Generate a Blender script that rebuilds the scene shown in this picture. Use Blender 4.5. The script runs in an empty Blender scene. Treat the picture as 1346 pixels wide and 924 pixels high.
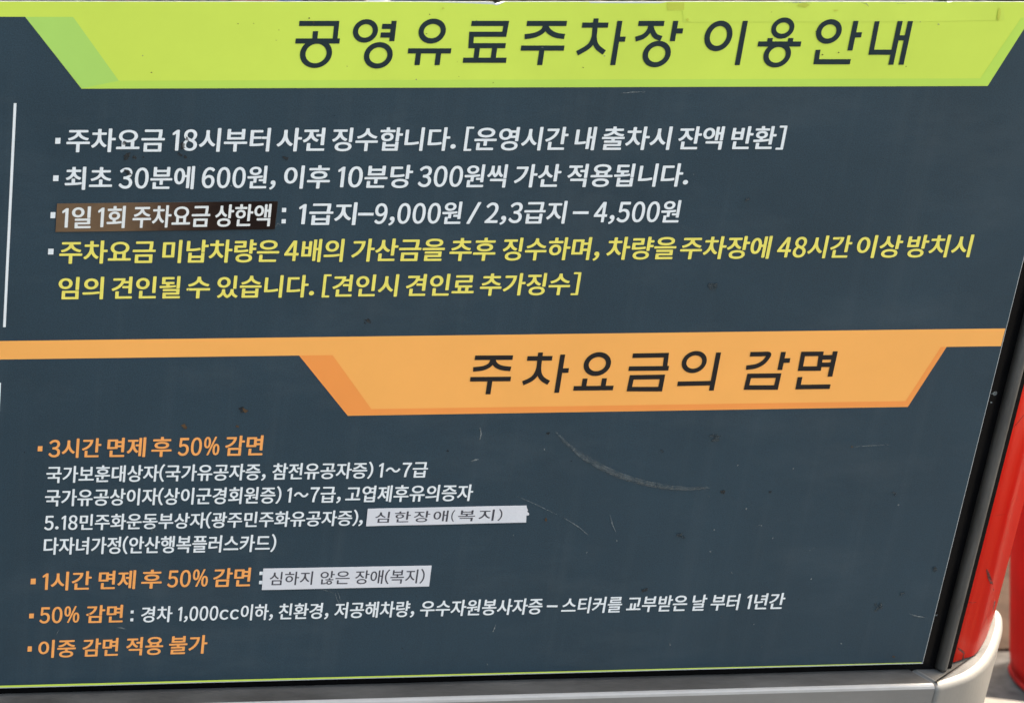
import bpy, bmesh, math, random
from mathutils import Vector, Matrix
random.seed(7)
S = bpy.context.scene
COL = S.collection

# ------------------------------------------------------------------ camera
F, PX, PY = 1800.0, -291.91, 462.0            # focal length and optical centre of the photograph, px
YAW, PITCH, ROLL = (math.radians(a) for a in (-3.2979, 15.5008, 0.1459))
CAM = Vector((-0.49022, -0.77319, 0.95))
def _rot():
    cy, sy, cp, sp, cr, sr = math.cos(YAW), math.sin(YAW), math.cos(PITCH), math.sin(PITCH), math.cos(ROLL), math.sin(ROLL)
    Y = Matrix(((cy, 0, sy), (0, 1, 0), (-sy, 0, cy)))
    P = Matrix(((1, 0, 0), (0, cp, -sp), (0, sp, cp)))
    R = Matrix(((cr, -sr, 0), (sr, cr, 0), (0, 0, 1)))
    return R @ P @ Y
RM = _rot()
RT = RM.transposed()
def w2b(v): return Vector((v[0], v[2], -v[1]))
def ray(x, y): return w2b(RT @ Vector(((x - PX) / F, (y - PY) / F, 1.0)))
def at(x, y, Y=0.0):                           # photo pixel -> point of the upright plane y = Y
    d = ray(x, y); t = (Y - CAM.y) / d.y
    return CAM + d * t
def onz(x, y, Z):                              # photo pixel -> point of the level plane z = Z
    d = ray(x, y); t = (Z - CAM.z) / d.z
    return CAM + d * t
def proj(p):
    d = p - CAM
    c = RM @ Vector((d.x, -d.z, d.y))
    return c[0] / c[2] * F + PX, c[1] / c[2] * F + PY

cam = bpy.data.cameras.new('camera'); cam.sensor_width = 36.0; cam.sensor_fit = 'HORIZONTAL'
cam.lens = F / 1346.0 * 36.0
cam.shift_x = (673.0 - PX) / 1346.0
cam.shift_y = 0.0
cam.clip_start = 0.01; cam.clip_end = 2000
cam.dof.use_dof = True; cam.dof.focus_distance = 0.83; cam.dof.aperture_fstop = 12.0
co = bpy.data.objects.new('camera', cam); COL.objects.link(co)
right = w2b(RT @ Vector((1, 0, 0))); up = w2b(RT @ Vector((0, -1, 0))); back = w2b(RT @ Vector((0, 0, -1)))
m = Matrix((right, up, back)).transposed().to_4x4(); m.translation = CAM
co.matrix_world = m
S.camera = co

# ------------------------------------------------------------------ light
SUN_AZ = (0.86, 0.51); SUN_EL = math.radians(52)
w = bpy.data.worlds.new('World'); S.world = w; w.use_nodes = True
nt = w.node_tree
sky = nt.nodes.new('ShaderNodeTexSky'); sky.sky_type = 'NISHITA'; sky.sun_disc = False
sky.sun_elevation = SUN_EL; sky.sun_rotation = math.atan2(SUN_AZ[0], SUN_AZ[1])
sky.air_density = 2.0; sky.dust_density = 10.0; sky.ozone_density = 1.0
nt.links.new(sky.outputs[0], nt.nodes['Background'].inputs[0])
nt.nodes['Background'].inputs[1].default_value = 0.15
sl = bpy.data.lights.new('sun', 'SUN'); sl.energy = 2.0; sl.angle = math.radians(0.5); sl.color = (1.0, 0.95, 0.87)
so = bpy.data.objects.new('sun', sl); COL.objects.link(so)
sd = Vector((SUN_AZ[0] * math.cos(SUN_EL), SUN_AZ[1] * math.cos(SUN_EL), math.sin(SUN_EL)))
so.rotation_euler = sd.to_track_quat('Z', 'Y').to_euler(); so.location = (3, 3, 6)
S.view_settings.view_transform = 'Standard'; S.view_settings.look = 'None'
S.view_settings.exposure = 2.1; S.view_settings.gamma = 1.0

# ------------------------------------------------------------------ materials
def s2l(c):
    return tuple(((v / 255 + .055) / 1.055) ** 2.4 if v > 10 else v / 255 / 12.92 for v in c)
def mat(name, col, rough=.5, metal=0.0, noise=0.0, scale=40.0, bump=0.0, bscale=200.0, spec=.5, coat=0.0, detail=6.0, col2=None, stretch=None):
    M = bpy.data.materials.new(name); M.use_nodes = True
    n = M.node_tree.nodes; l = M.node_tree.links; b = n['Principled BSDF']
    b.inputs['Base Color'].default_value = (*col, 1); b.inputs['Roughness'].default_value = rough
    b.inputs['Metallic'].default_value = metal; b.inputs['Specular IOR Level'].default_value = spec
    b.inputs['Coat Weight'].default_value = coat
    tc = n.new('ShaderNodeTexCoord'); mp = n.new('ShaderNodeMapping')
    l.new(tc.outputs['Object'], mp.inputs[0])
    if stretch: mp.inputs['Scale'].default_value = stretch
    if noise:
        t = n.new('ShaderNodeTexNoise'); t.inputs['Scale'].default_value = scale; t.inputs['Detail'].default_value = detail
        t.inputs['Roughness'].default_value = .65
        l.new(mp.outputs[0], t.inputs['Vector'])
        r = n.new('ShaderNodeValToRGB'); c2 = col2 or tuple(min(1, v * (1 + noise)) for v in col); c1 = tuple(v * (1 - noise) for v in col)
        if col2: c1 = col
        r.color_ramp.elements[0].color = (*c1, 1); r.color_ramp.elements[0].position = .32
        r.color_ramp.elements[1].color = (*c2, 1); r.color_ramp.elements[1].position = .68
        l.new(t.outputs['Fac'], r.inputs[0]); l.new(r.outputs[0], b.inputs['Base Color'])
        rr = n.new('ShaderNodeMapRange'); rr.inputs['To Min'].default_value = max(.02, rough - .08); rr.inputs['To Max'].default_value = rough + .1
        l.new(t.outputs['Fac'], rr.inputs['Value']); l.new(rr.outputs[0], b.inputs['Roughness'])
    if bump:
        t2 = n.new('ShaderNodeTexNoise'); t2.inputs['Scale'].default_value = bscale; t2.inputs['Detail'].default_value = 3
        l.new(mp.outputs[0], t2.inputs['Vector'])
        bp = n.new('ShaderNodeBump'); bp.inputs['Strength'].default_value = bump; bp.inputs['Distance'].default_value = .001
        l.new(t2.outputs['Fac'], bp.inputs['Height']); l.new(bp.outputs[0], b.inputs['Normal'])
    return M

def film_material():
    """slate blue printed film: faint mottling, dust freckles, hairline wipe marks"""
    M = mat('slate_film', (.019, .0405, .058), .40, noise=.10, scale=9, bump=.05, bscale=900, spec=.28)
    n = M.node_tree.nodes; l = M.node_tree.links; b = n['Principled BSDF']
    base = b.inputs['Base Color'].links[0].from_socket
    tc = n.new('ShaderNodeTexCoord')
    g = n.new('ShaderNodeTexNoise'); g.inputs['Scale'].default_value = 1500; g.inputs['Detail'].default_value = 2
    l.new(tc.outputs['Object'], g.inputs['Vector'])
    mr = n.new('ShaderNodeMapRange'); mr.inputs['From Min'].default_value = .3; mr.inputs['From Max'].default_value = .7
    mr.inputs['To Min'].default_value = .78; mr.inputs['To Max'].default_value = 1.24
    l.new(g.outputs['Fac'], mr.inputs['Value'])
    mx = n.new('ShaderNodeMix'); mx.data_type = 'RGBA'; mx.blend_type = 'MULTIPLY'; mx.inputs['Factor'].default_value = 1
    l.new(base, mx.inputs['A']); l.new(mr.outputs[0], mx.inputs['B'])
    # dusty haze patches lying on the film
    d = n.new('ShaderNodeTexNoise'); d.inputs['Scale'].default_value = 14; d.inputs['Detail'].default_value = 9; d.inputs['Roughness'].default_value = .7
    mp = n.new('ShaderNodeMapping'); mp.inputs['Scale'].default_value = (.45, 1, 1.4); mp.inputs['Rotation'].default_value = (0, .35, 0)
    l.new(tc.outputs['Object'], mp.inputs[0]); l.new(mp.outputs[0], d.inputs['Vector'])
    dr = n.new('ShaderNodeMapRange'); dr.inputs['From Min'].default_value = .5; dr.inputs['From Max'].default_value = .85; dr.inputs['To Max'].default_value = .16
    l.new(d.outputs['Fac'], dr.inputs['Value'])
    m2 = n.new('ShaderNodeMix'); m2.data_type = 'RGBA'; m2.inputs['B'].default_value = (.16, .18, .19, 1)
    l.new(dr.outputs[0], m2.inputs['Factor']); l.new(mx.outputs['Result'], m2.inputs['A'])
    st = n.new('ShaderNodeTexNoise'); st.inputs['Scale'].default_value = 60; st.inputs['Detail'].default_value = 6; st.inputs['Roughness'].default_value = .6
    m3 = n.new('ShaderNodeMapping'); m3.inputs['Scale'].default_value = (1, 1, .05); l.new(tc.outputs['Object'], m3.inputs[0]); l.new(m3.outputs[0], st.inputs['Vector'])
    sr = n.new('ShaderNodeMapRange'); sr.inputs['From Min'].default_value = .52; sr.inputs['From Max'].default_value = .8; sr.inputs['To Max'].default_value = .07
    l.new(st.outputs['Fac'], sr.inputs['Value'])
    m4 = n.new('ShaderNodeMix'); m4.data_type = 'RGBA'; m4.inputs['B'].default_value = (.16, .18, .19, 1)
    l.new(sr.outputs[0], m4.inputs['Factor']); l.new(m2.outputs['Result'], m4.inputs['A'])
    l.new(m4.outputs['Result'], b.inputs['Base Color'])
    return M

def brown_film():
    """dark overlay film that has faded to brown towards its left end, scratched"""
    M = mat('faded_film', (.03, .02, .017), .45, spec=.12)
    n = M.node_tree.nodes; l = M.node_tree.links; b = n['Principled BSDF']
    tc = n.new('ShaderNodeTexCoord'); sx = n.new('ShaderNodeSeparateXYZ'); l.new(tc.outputs['Object'], sx.inputs[0])
    mr = n.new('ShaderNodeMapRange'); mr.inputs['From Min'].default_value = at(160, 285).x - at(218, 285).x; mr.inputs['From Max'].default_value = at(300, 285).x - at(218, 285).x
    l.new(sx.outputs['X'], mr.inputs['Value'])
    t = n.new('ShaderNodeTexNoise'); t.inputs['Scale'].default_value = 60; t.inputs['Detail'].default_value = 8; t.inputs['Roughness'].default_value = .75
    l.new(tc.outputs['Object'], t.inputs['Vector'])
    a = n.new('ShaderNodeMath'); a.operation = 'MULTIPLY_ADD'; a.inputs[1].default_value = .55; l.new(t.outputs['Fac'], a.inputs[0])
    sb = n.new('ShaderNodeMath'); sb.operation = 'SUBTRACT'; sb.inputs[1].default_value = .27; l.new(mr.outputs[0], sb.inputs[0]); l.new(sb.outputs[0], a.inputs[2])
    r = n.new('ShaderNodeValToRGB'); e = r.color_ramp.elements
    e[0].position = 0; e[0].color = (.150, .092, .052, 1); e[1].position = 1; e[1].color = (.012, .006, .005, 1)
    x = e.new(.5); x.color = (.055, .030, .020, 1)
    l.new(a.outputs[0], r.inputs[0]); l.new(r.outputs[0], b.inputs['Base Color'])
    return M

MT = {}
MT['film'] = film_material()
MT['core'] = mat('board_core', (.55, .56, .55), .5, noise=.08, scale=120)
MT['white'] = mat('white_print', (.73, .75, .76), .45, noise=.05, scale=150)
MT['yellow'] = mat('yellow_print', (.80, .69, .12), .45, noise=.06, scale=150)
MT['orange_t'] = mat('orange_print', (.87, .35, .09), .45, noise=.06, scale=150)
MT['lime'] = mat('lime_print', (.585, .715, .08), .42, noise=.05, scale=8, spec=.4)
MT['lime_edge'] = mat('green_print', (.475, .675, .085), .42, noise=.05, scale=8, spec=.4)
MT['orange'] = mat('amber_print', (.90, .40, .092), .42, noise=.04, scale=8, spec=.4)
MT['orange_edge'] = mat('deep_orange_print', (.86, .29, .06), .42, noise=.04, scale=8, spec=.4)
MT['ink'] = mat('dark_ink', (.015, .028, .033), .5, noise=.1, scale=200, spec=.12)
MT['ink2'] = mat('brown_black_ink', (.018, .016, .016), .5, noise=.1, scale=200, spec=.12)
MT['paper'] = mat('paper_label', (.63, .62, .645), .7, noise=.035, scale=60, bump=.1, bscale=500)
MT['paper_ink'] = mat('grey_toner', (.045, .042, .055), .6, noise=.2, scale=400)
MT['brown'] = brown_film()
MT['black'] = mat('black_acrylic', (.003, .003, .0035), .22, noise=.3, scale=30, bump=.04, bscale=400, spec=.10)
MT['rubber'] = mat('dusty_rubber', (.062, .057, .052), .6, noise=.45, scale=60, bump=.3, bscale=700, stretch=(3, 3, .35))
MT['steel'] = mat('silver_paint', (.165, .158, .150), .36, noise=.13, scale=16, bump=.12, bscale=350, stretch=(.5, 1, 2))
MT['dust'] = mat('grey_dust', (.085, .105, .115), .6, noise=.2, scale=120)
MT['speck'] = mat('pale_scratch', (.20, .22, .22), .7, noise=.3, scale=500)
MT['soot'] = mat('dark_dirt', (.010, .010, .010), .7, noise=.3, scale=500)
MT['smudge'] = mat('smudge', (.022, .036, .046), .6, noise=.2, scale=300)
MT['rustdot'] = mat('rust_brown', (.07, .035, .012), .8, noise=.4, scale=400)
MT['tape'] = mat('yellowed_tape', (.572, .702, .077), .42, noise=.06, scale=12, spec=.5)
MT['stain'] = mat('tape_stain', (.50, .55, .05), .4, noise=.1, scale=60)

def red_paint():
    M = mat('red_paint', (.78, .007, .002), .30, noise=.07, scale=70, bump=.04, bscale=90, col2=(.86, .045, .02), stretch=(1, 1, .05), spec=.012)
    return M
MT['red'] = red_paint()
MT['red2'] = mat('red_plastic', (.50, .010, .008), .5, noise=.12, scale=10, spec=.03)

# ------------------------------------------------------------------ helpers
def mesh_obj(name, verts, faces, mats, parent=None, fm=None, smooth=False):
    me = bpy.data.meshes.new(name); me.from_pydata([tuple(v) for v in verts], [], faces); me.update()
    for x in (mats if isinstance(mats, (list, tuple)) else [mats]): me.materials.append(x)
    if fm:
        for p, k in zip(me.polygons, fm): p.material_index = k
    if smooth:
        for p in me.polygons: p.use_smooth = True
    o = bpy.data.objects.new(name, me); COL.objects.link(o)
    if parent:
        o.parent = parent
        o.matrix_parent_inverse = Matrix.Translation(-wloc(parent))
    return o
def wloc(o):
    return Vector(o['_w']) if '_w' in o else Vector((0, 0, 0))
def bm_obj(name, bm, mats, parent=None, smooth=False):
    vs = [v.co.copy() for v in bm.verts]; bm.verts.index_update()
    fs = [[v.index for v in f.verts] for f in bm.faces]; fm = [f.material_index for f in bm.faces]; sm = [f.smooth for f in bm.faces]
    bm.free()
    o = mesh_obj(name, vs, fs, mats, parent, fm)
    for p, k in zip(o.data.polygons, sm): p.use_smooth = smooth or k
    return o
def thing(name, label, cat, loc=(0, 0, 0), group=None):
    o = bpy.data.objects.new(name, None); COL.objects.link(o); o.location = loc; o['_w'] = tuple(loc)
    o.empty_display_size = .05
    o['label'] = label; o['category'] = cat
    if group: o['group'] = group
    return o
def tag(o, label, cat, group=None):
    o['label'] = label; o['category'] = cat
    if group: o['group'] = group
    return o
def struct(o): o['kind'] = 'structure'; return o

class Flat:
    """collects flat printed shapes lying on the sign's face (y = const), front towards -y"""
    def __init__(s): s.v = []; s.f = []; s.m = []; s.k = 0
    def poly(s, pts, Y, mi=0):                  # pts: (x, z)
        a = sum(pts[i][0] * pts[(i + 1) % len(pts)][1] - pts[(i + 1) % len(pts)][0] * pts[i][1] for i in range(len(pts)))
        if a < 0: pts = pts[::-1]
        b = len(s.v); s.v += [(x, Y, z) for x, z in pts]
        s.f.append(list(range(b, b + len(pts)))); s.m.append(mi)
    def px(s, pts, Y, mi=0):
        s.poly([(p.x, p.z) for p in (at(x, y) for x, y in pts)], Y, mi)
    def stroke(s, pts, wd, Y, mi=0, closed=False):   # pts (x,z) metres; mitred thick line
        n = len(pts); L = []; R = []
        for i in range(n):
            p = Vector(pts[i])
            a = Vector(pts[i - 1]) if (i > 0 or closed) else None
            c = Vector(pts[(i + 1) % n]) if (i < n - 1 or closed) else None
            d1 = (p - a).normalized() if a is not None else None
            d2 = (c - p).normalized() if c is not None else None
            if d1 is None: d1 = d2
            if d2 is None: d2 = d1
            n1 = Vector((-d1.y, d1.x)); n2 = Vector((-d2.y, d2.x)); mm = (n1 + n2).normalized()
            k = wd / 2 / max(.35, mm.dot(n1))
            L.append(p + mm * k); R.append(p - mm * k)
        for i in range(n if closed else n - 1):
            j = (i + 1) % n
            s.poly([tuple(L[i]), tuple(L[j]), tuple(R[j]), tuple(R[i])], Y, mi)
    def ring(s, c, ro, ri, Y, mi=0, n=44):
        for i in range(n):
            a, b = 2 * math.pi * i / n, 2 * math.pi * (i + 1) / n
            f = lambda t, r: (c[0] + r[0] * math.cos(t), c[1] + r[1] * math.sin(t))
            s.poly([f(a, ri), f(a, ro), f(b, ro), f(b, ri)], Y, mi)
    def blob(s, x, y, rx, ry, Y, mi=0, rot=0, n=9, jit=.35):
        p = []
        for i in range(n):
            a = 2 * math.pi * i / n; r = 1 + random.uniform(-jit, jit)
            u, v = rx * r * math.cos(a), ry * r * math.sin(a)
            p.append((x + u * math.cos(rot) - v * math.sin(rot), y + u * math.sin(rot) + v * math.cos(rot)))
        s.px(p, Y, mi)
    def scratch(s, pts, wpx, Y, mi=0):          # tapered hairline through pixels
        n = len(pts); q = []
        for i, (x, y) in enumerate(pts):
            a = pts[max(0, i - 1)]; b = pts[min(n - 1, i + 1)]
            dx, dy = b[0] - a[0], b[1] - a[1]; L = math.hypot(dx, dy) or 1
            t = i / (n - 1); h = wpx / 2 * math.sin(math.pi * (.08 + .84 * t))
            q.append(((x - dy / L * h, y + dx / L * h), (x + dy / L * h, y - dx / L * h)))
        for i in range(n - 1):
            s.px([q[i][0], q[i + 1][0], q[i + 1][1], q[i][1]], Y, mi)
    def build(s, name, mats, parent=None):
        return mesh_obj(name, [(x, y * .28, z) for x, y, z in s.v], s.f, mats, parent, s.m)   # print lies almost in the face

def catmull(P, n=6, closed=False):
    out = []; N = len(P)
    for i in range(N if closed else N - 1):
        p0 = P[(i - 1) % N] if closed or i > 0 else P[i]; p1 = P[i]; p2 = P[(i + 1) % N]
        p3 = P[(i + 2) % N] if closed or i + 2 < N else P[(i + 1) % N]
        for k in range(n):
            t = k / n
            out.append(tuple(.5 * (2 * b + (c - a) * t + (2 * a - 5 * b + 4 * c - d) * t * t + (3 * b - a - 3 * c + d) * t ** 3)
                             for a, b, c, d in zip(p0, p1, p2, p3)))
    if not closed: out.append(tuple(P[-1]))
    return out
def inset(pts, d):
    n = len(pts); out = []
    for i in range(n):
        a, p, c = Vector(pts[i - 1]), Vector(pts[i]), Vector(pts[(i + 1) % n])
        d1, d2 = (p - a), (c - p)
        if d1.length < 1e-9 or d2.length < 1e-9: out.append(tuple(p)); continue
        d1.normalize(); d2.normalize()
        n1, n2 = Vector((-d1.y, d1.x)), Vector((-d2.y, d2.x)); mm = n1 + n2
        mm = mm.normalized() if mm.length > 1e-6 else n1
        out.append(tuple(p + mm * (d / max(.4, mm.dot(n1)))))
    return out
def extrude_plan(name, plan, z0, z1, M, parent, bev=.004, seg=4, smooth=True):
    """closed plan (x, y), upright walls, rounded top edge"""
    a = sum(plan[i][0] * plan[(i + 1) % len(plan)][1] - plan[(i + 1) % len(plan)][0] * plan[i][1] for i in range(len(plan)))
    if a < 0: plan = plan[::-1]
    rings = [(plan, z0), (plan, z1 - bev)]
    for k in range(1, seg + 1):
        t = math.pi / 2 * k / seg
        rings.append((inset(plan, bev * (1 - math.cos(t))), z1 - bev + bev * math.sin(t)))
    bm = bmesh.new(); R = []
    for pl, z in rings: R.append([bm.verts.new((x, y, z)) for x, y in pl])
    n = len(plan)
    for r0, r1 in zip(R, R[1:]):
        for i in range(n):
            f = bm.faces.new((r0[i], r0[(i + 1) % n], r1[(i + 1) % n], r1[i])); f.smooth = smooth
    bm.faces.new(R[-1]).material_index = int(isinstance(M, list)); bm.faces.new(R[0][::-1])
    return bm_obj(name, bm, M, parent)
def box_bm(bm, x0, x1, y0, y1, z0, z1, bev=0.0, mi=0):
    g = bmesh.ops.create_cube(bm, size=1.0)['verts']
    bmesh.ops.scale(bm, vec=(x1 - x0, y1 - y0, z1 - z0), verts=g)
    bmesh.ops.translate(bm, vec=((x0 + x1) / 2, (y0 + y1) / 2, (z0 + z1) / 2), verts=g)
    if bev:
        e = list({e for v in g for e in v.link_edges})
        bmesh.ops.bevel(bm, geom=e, offset=bev, segments=3, affect='EDGES', profile=.5)
def lathe_bm(bm, prof, c, n=40, mi=0, caps=True):
    R = []
    for r, z in prof:
        R.append([bm.verts.new((c[0] + r * math.cos(2 * math.pi * i / n), c[1] + r * math.sin(2 * math.pi * i / n), c[2] + z)) for i in range(n)])
    for a, b in zip(R, R[1:]):
        for i in range(n):
            f = bm.faces.new((a[i], a[(i + 1) % n], b[(i + 1) % n], b[i])); f.smooth = True; f.material_index = mi
    if caps: bm.faces.new(R[0][::-1]); bm.faces.new(R[-1])

# ------------------------------------------------------------------ glyphs (built-in fallback font of Blender)
_fc = bpy.data.curves.new('glyph_source', 'FONT'); _fo = bpy.data.objects.new('glyph_source', _fc); COL.objects.link(_fo)
_fc.resolution_u = 5
_G = {}
def _raw(ch, off):
    _fc.body = ch; _fc.offset = off
    bpy.context.view_layer.update()
    o = _fo.evaluated_get(bpy.context.evaluated_depsgraph_get()); me = o.to_mesh()
    v = [(q.co.x, q.co.y) for q in me.vertices]; f = [list(p.vertices) for p in me.polygons]
    ar = sum(p.area for p in me.polygons); o.to_mesh_clear()
    return v, f, ar
def glyph(ch):
    if ch in _G: return _G[ch]
    src = chr(ord(ch) + 0xFEE0) if 0x21 <= ord(ch) <= 0x7e else ch
    if ch == '1':
        v = [(.115, 0), (.19, 0), (.19, .73), (.135, .73), (.0, .625), (.0, .56), (.115, .63)]; f = [[0, 1, 2, 3, 6], [3, 4, 5, 6]]
    elif ch == '/':
        v = [(0, -.06), (.075, -.06), (.40, .80), (.325, .80)]; f = [[0, 1, 2, 3]]
    else:
        v, f, ar = _raw(src, 0.0)
    if ord(ch) < 0x80:
        x0 = min(p[0] for p in v); x1 = max(p[0] for p in v)
        big = ch.isdigit() or ch == '%'
        ks = 1.09 if big else 1.0
        kx = {'%': .80, '~': .85}.get(ch, .84 if ch.isdigit() and ch != '1' else 1.0) * ks
        v = [((p[0] - x0) * kx, p[1] * ks - (.03 if big else 0)) for p in v]
        wd = (x1 - x0) * kx
        pad = {',': .07, '.': .07, '(': .035, ')': .035, '[': .07, ']': .07, '1': .12}.get(ch, .07)
        v = [(p[0] + pad, p[1]) for p in v]; adv = wd + 2 * pad
    else:
        adv = .92
    _G[ch] = (v, f, adv)
    return _G[ch]

for _ch in '주차요금18시부터사전징수합니다.[운영간내출잔액반환]최초30분에6원,이후당씩가산적용됩급지9/2,45미납량은배의을추하며장치상방임견인될있습료면제%감국보훈대자(유공증참)~7군경회고엽민화동광다녀정안행복플러스카드c친저우봉티커를교받날년중불일한액심않애해': glyph(_ch)
DIRS = [(0, 1), (0, -1), (.7, .7), (-.7, .7), (.7, -.7), (-.7, -.7), (1, 0), (-1, 0)]
def set_word(F_, txt, xl, xr, vt, vb, Y, mi=0, bold=(.024, .014), sp=0.0):
    """one word; its printed left and right ends meet photo pixels xl, xr; vt/vb: z of hangul top/bottom as functions of x.
    The regular glyphs are thickened by laying shifted copies over each other."""
    V = []; FF = []; x = 0.0; n = 0
    bx, by = bold
    for ch in txt:
        if ch == ' ': x += .3; continue
        v, f, adv = glyph(ch)
        for k, (dx, dy) in enumerate(DIRS if bx else [(0, 0)]):
            b = len(V); d = (k * 2 + n % 2) * 6e-6
            V += [(p[0] + x + dx * bx, p[1] + dy * by, d) for p in v]; FF += [[i + b for i in q] for q in f]
        x += adv + sp; n += 1
    y0, y1 = -.085 - by, .845 + by
    x0 = min(p[0] for p in V); x1 = max(p[0] for p in V)
    zm = (vt(0) + vb(0)) / 2
    ym = proj(Vector((0, 0, zm)))[1]
    ul, ur = at(xl, ym).x, at(xr, ym).x
    E = [q for lo in (.2, -.05) for o in (sorted(V, key=lambda q: q[0] - lo * q[1]),) for q in o[:40] + o[-40:]]
    for it in range(4):
        P = [(ul + (a - x0) / (x1 - x0) * (ur - ul), c) for a, c, _ in E]
        pr = [proj(Vector((u, 0, vb(u) + (vt(u) - vb(u)) * (c - y0) / (y1 - y0))))[0] for u, c in P]
        s = (ur - ul) / (xr - xl)
        ul += (xl - min(pr)) * s; ur += (xr - max(pr)) * s
    b = len(F_.v)
    for a, c, d in V:
        u = ul + (a - x0) / (x1 - x0) * (ur - ul)
        F_.v.append((u, Y - d, vb(u) + (vt(u) - vb(u)) * (c - y0) / (y1 - y0)))
    for q in FF:
        q = [i + b for i in q]
        a = 0
        for i in range(len(q)):
            p1, p2 = F_.v[q[i]], F_.v[q[(i + 1) % len(q)]]; a += p1[0] * p2[2] - p2[0] * p1[2]
        F_.f.append(q if a > 0 else q[::-1]); F_.m.append(mi)

def line_fn(xa, ya, xb, yb):
    A, B = at(xa, ya), at(xb, yb)
    k = (B.z - A.z) / (B.x - A.x)
    return lambda u: A.z + (u - A.x) * k

# ================================================================== SETTING
Mg = mat('asphalt_ground', (.075, .071, .066), .9, spec=.03, noise=.35, scale=55, bump=.8, bscale=120)
Mb = mat('brown_paving', (.038, .026, .019), .9, spec=.03, noise=.35, scale=14, bump=.6, bscale=80)
Mk = mat('pale_kerb', (.34, .30, .24), .85, spec=.05, noise=.18, scale=20, bump=.5, bscale=90)
struct(mesh_obj('ground', [(-400, -400, 0), (400, -400, 0), (400, 400, 0), (-400, 400, 0)], [[0, 1, 2, 3]], Mg))
bm = bmesh.new()
pv = [(-14, .93), (16, .93), (16, 9), (-14, 9)]
bm.faces.new([bm.verts.new((x, y, .004)) for x, y in pv]); struct(bm_obj('paving', bm, Mb))
bm = bmesh.new()
k0 = onz(1302, 913, .12); k1 = onz(1346, 918, .12); kd = (k1 - k0).normalized(); kn = Vector((kd.y, -kd.x, 0))
A = k0 - kd * .9; B = k0 + kd * 1.6
vs = [bm.verts.new(p) for p in (A, B, B + kn * .16, A + kn * .16)] + [bm.verts.new((p.x, p.y, -.01)) for p in (A, B, B + kn * .16, A + kn * .16)]
for q in ((0, 1, 2, 3), (4, 7, 6, 5), (0, 4, 5, 1), (1, 5, 6, 2), (2, 6, 7, 3), (3, 7, 4, 0)): bm.faces.new([vs[i] for i in q])
bmesh.ops.recalc_face_normals(bm, faces=bm.faces)
bmesh.ops.bevel(bm, geom=[e for e in bm.edges if e.verts[0].co.z > 0 and e.verts[1].co.z > 0], offset=.008, segments=3, affect='EDGES')
struct(bm_obj('kerb', bm, Mk))

# ================================================================== THE INFORMATION STAND
ZT = .5054                                     # top of the silver base
XL = -1.05                                     # the stand runs on to the left of the picture
K = thing('information_stand', 'dark slate parking notice stand with lime and orange bands, red post and silver base', 'sign', (-.36, 0, 0))

# board: white core with a nicked top edge, slate film on its face
core_top = [(x, y + 1.0) for x, y in [(-900, 1.6), (648, 1.6), (651.5, 4.6), (655, 4.4), (664, 1.4), (1230, 1.3), (1244, 1.5), (1247, 3.2), (1252, 1.4)]]
p0 = at(-900, 2); zt = at(1346, 2.6).z
F1 = [(XL + .06, at(0, 2.6).z)] + [(at(x, y).x, at(x, y).z) for x, y in core_top[1:]] + [(.3132, zt), (.3132, .5112), (XL + .06, .5112)]
bm = bmesh.new()
fr = [bm.verts.new((x, 0, z)) for x, z in F1]; bk = [bm.verts.new((x, .003, z)) for x, z in F1]
bm.faces.new(fr[::-1]); bm.faces.new(bk)
for i in range(len(fr)):
    j = (i + 1) % len(fr); bm.faces.new((fr[i], fr[j], bk[j], bk[i]))
bmesh.ops.recalc_face_normals(bm, faces=bm.faces)
bm_obj('board', bm, MT['core'], K)

FL = Flat()
FL.poly([(XL + .061, at(0, 8).z), (.3129, at(1346, 8).z), (.3129, .5118), (XL + .061, .5119)], -.0002)
FL.build('slate_film', MT['film'], K)['label'] = 'slate blue printed film covering the board'

# header band
hb = Flat()
xL = XL + .062
zt2 = at(0, 3.2).z
top_px = [(560, 2.4), (585, 3.0), (620, 4.2), (648, 5.6), (652, 7.0), (656, 6.0), (664, 2.4), (774, 2.4), (776, 3.8), (868, 4.0), (878, 2.2), (1188, 2.4), (1242, 3.6), (1247, 4.6), (1254, 2.2)]
tp = [(at(x, y + .8).x, at(x, y + .8).z) for x, y in top_px]
zb = at(33, 22.8).z
c_l, c_b, c_r = at(33, 22.6), at(107, 117), at(1298, 113.5)
rx_top = at(1346, 38); dxz = (rx_top.x - c_r.x) / (rx_top.z - c_r.z)
c_t = (c_r.x + dxz * (zb - c_r.z), zb)
hb.poly([(xL, zt2)] + tp + [(.3124, at(1346, 3.2).z), (.3124, zb), c_t, (c_r.x, c_r.z), (c_b.x, c_b.z), (c_l.x, c_l.z), (xL, c_l.z)], -.0004)
i1, i2 = at(96, 23), at(156, 106.5); r1 = at(1288, 103.5)
hbo = hb.build('header_band', MT['lime'], K); hbo['label'] = 'lime green title band along the top'
he = Flat()
q1 = (i1.x, zb); q2 = (i2.x, i2.z); q3 = (r1.x, r1.z)
he.poly([(c_l.x, zb), q1, q2, (c_b.x, c_b.z + .0002)], -.0006, 1)
he.poly([q2, q3, (c_r.x, c_r.z + .0002), (c_b.x, c_b.z + .0002)], -.0006)
d2 = (c_t[0] - .006, zb)
he.poly([q3, d2, (c_t[0], zb), (c_r.x, c_r.z + .0002)], -.0006)
he.build('shade_border', [MT['lime_edge'], mat('pale_green_print', (.40, .64, .12), .42, noise=.05, scale=8, spec=.4)], hbo)
tpz = Flat()
tpz.px([(884, 3.2), (900, 3.0), (1100, 3.4), (1318, 3.2), (1320, 27), (1190, 29), (898, 29.5), (897, 14), (884, 14)], -.0008)
TB = []
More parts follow.
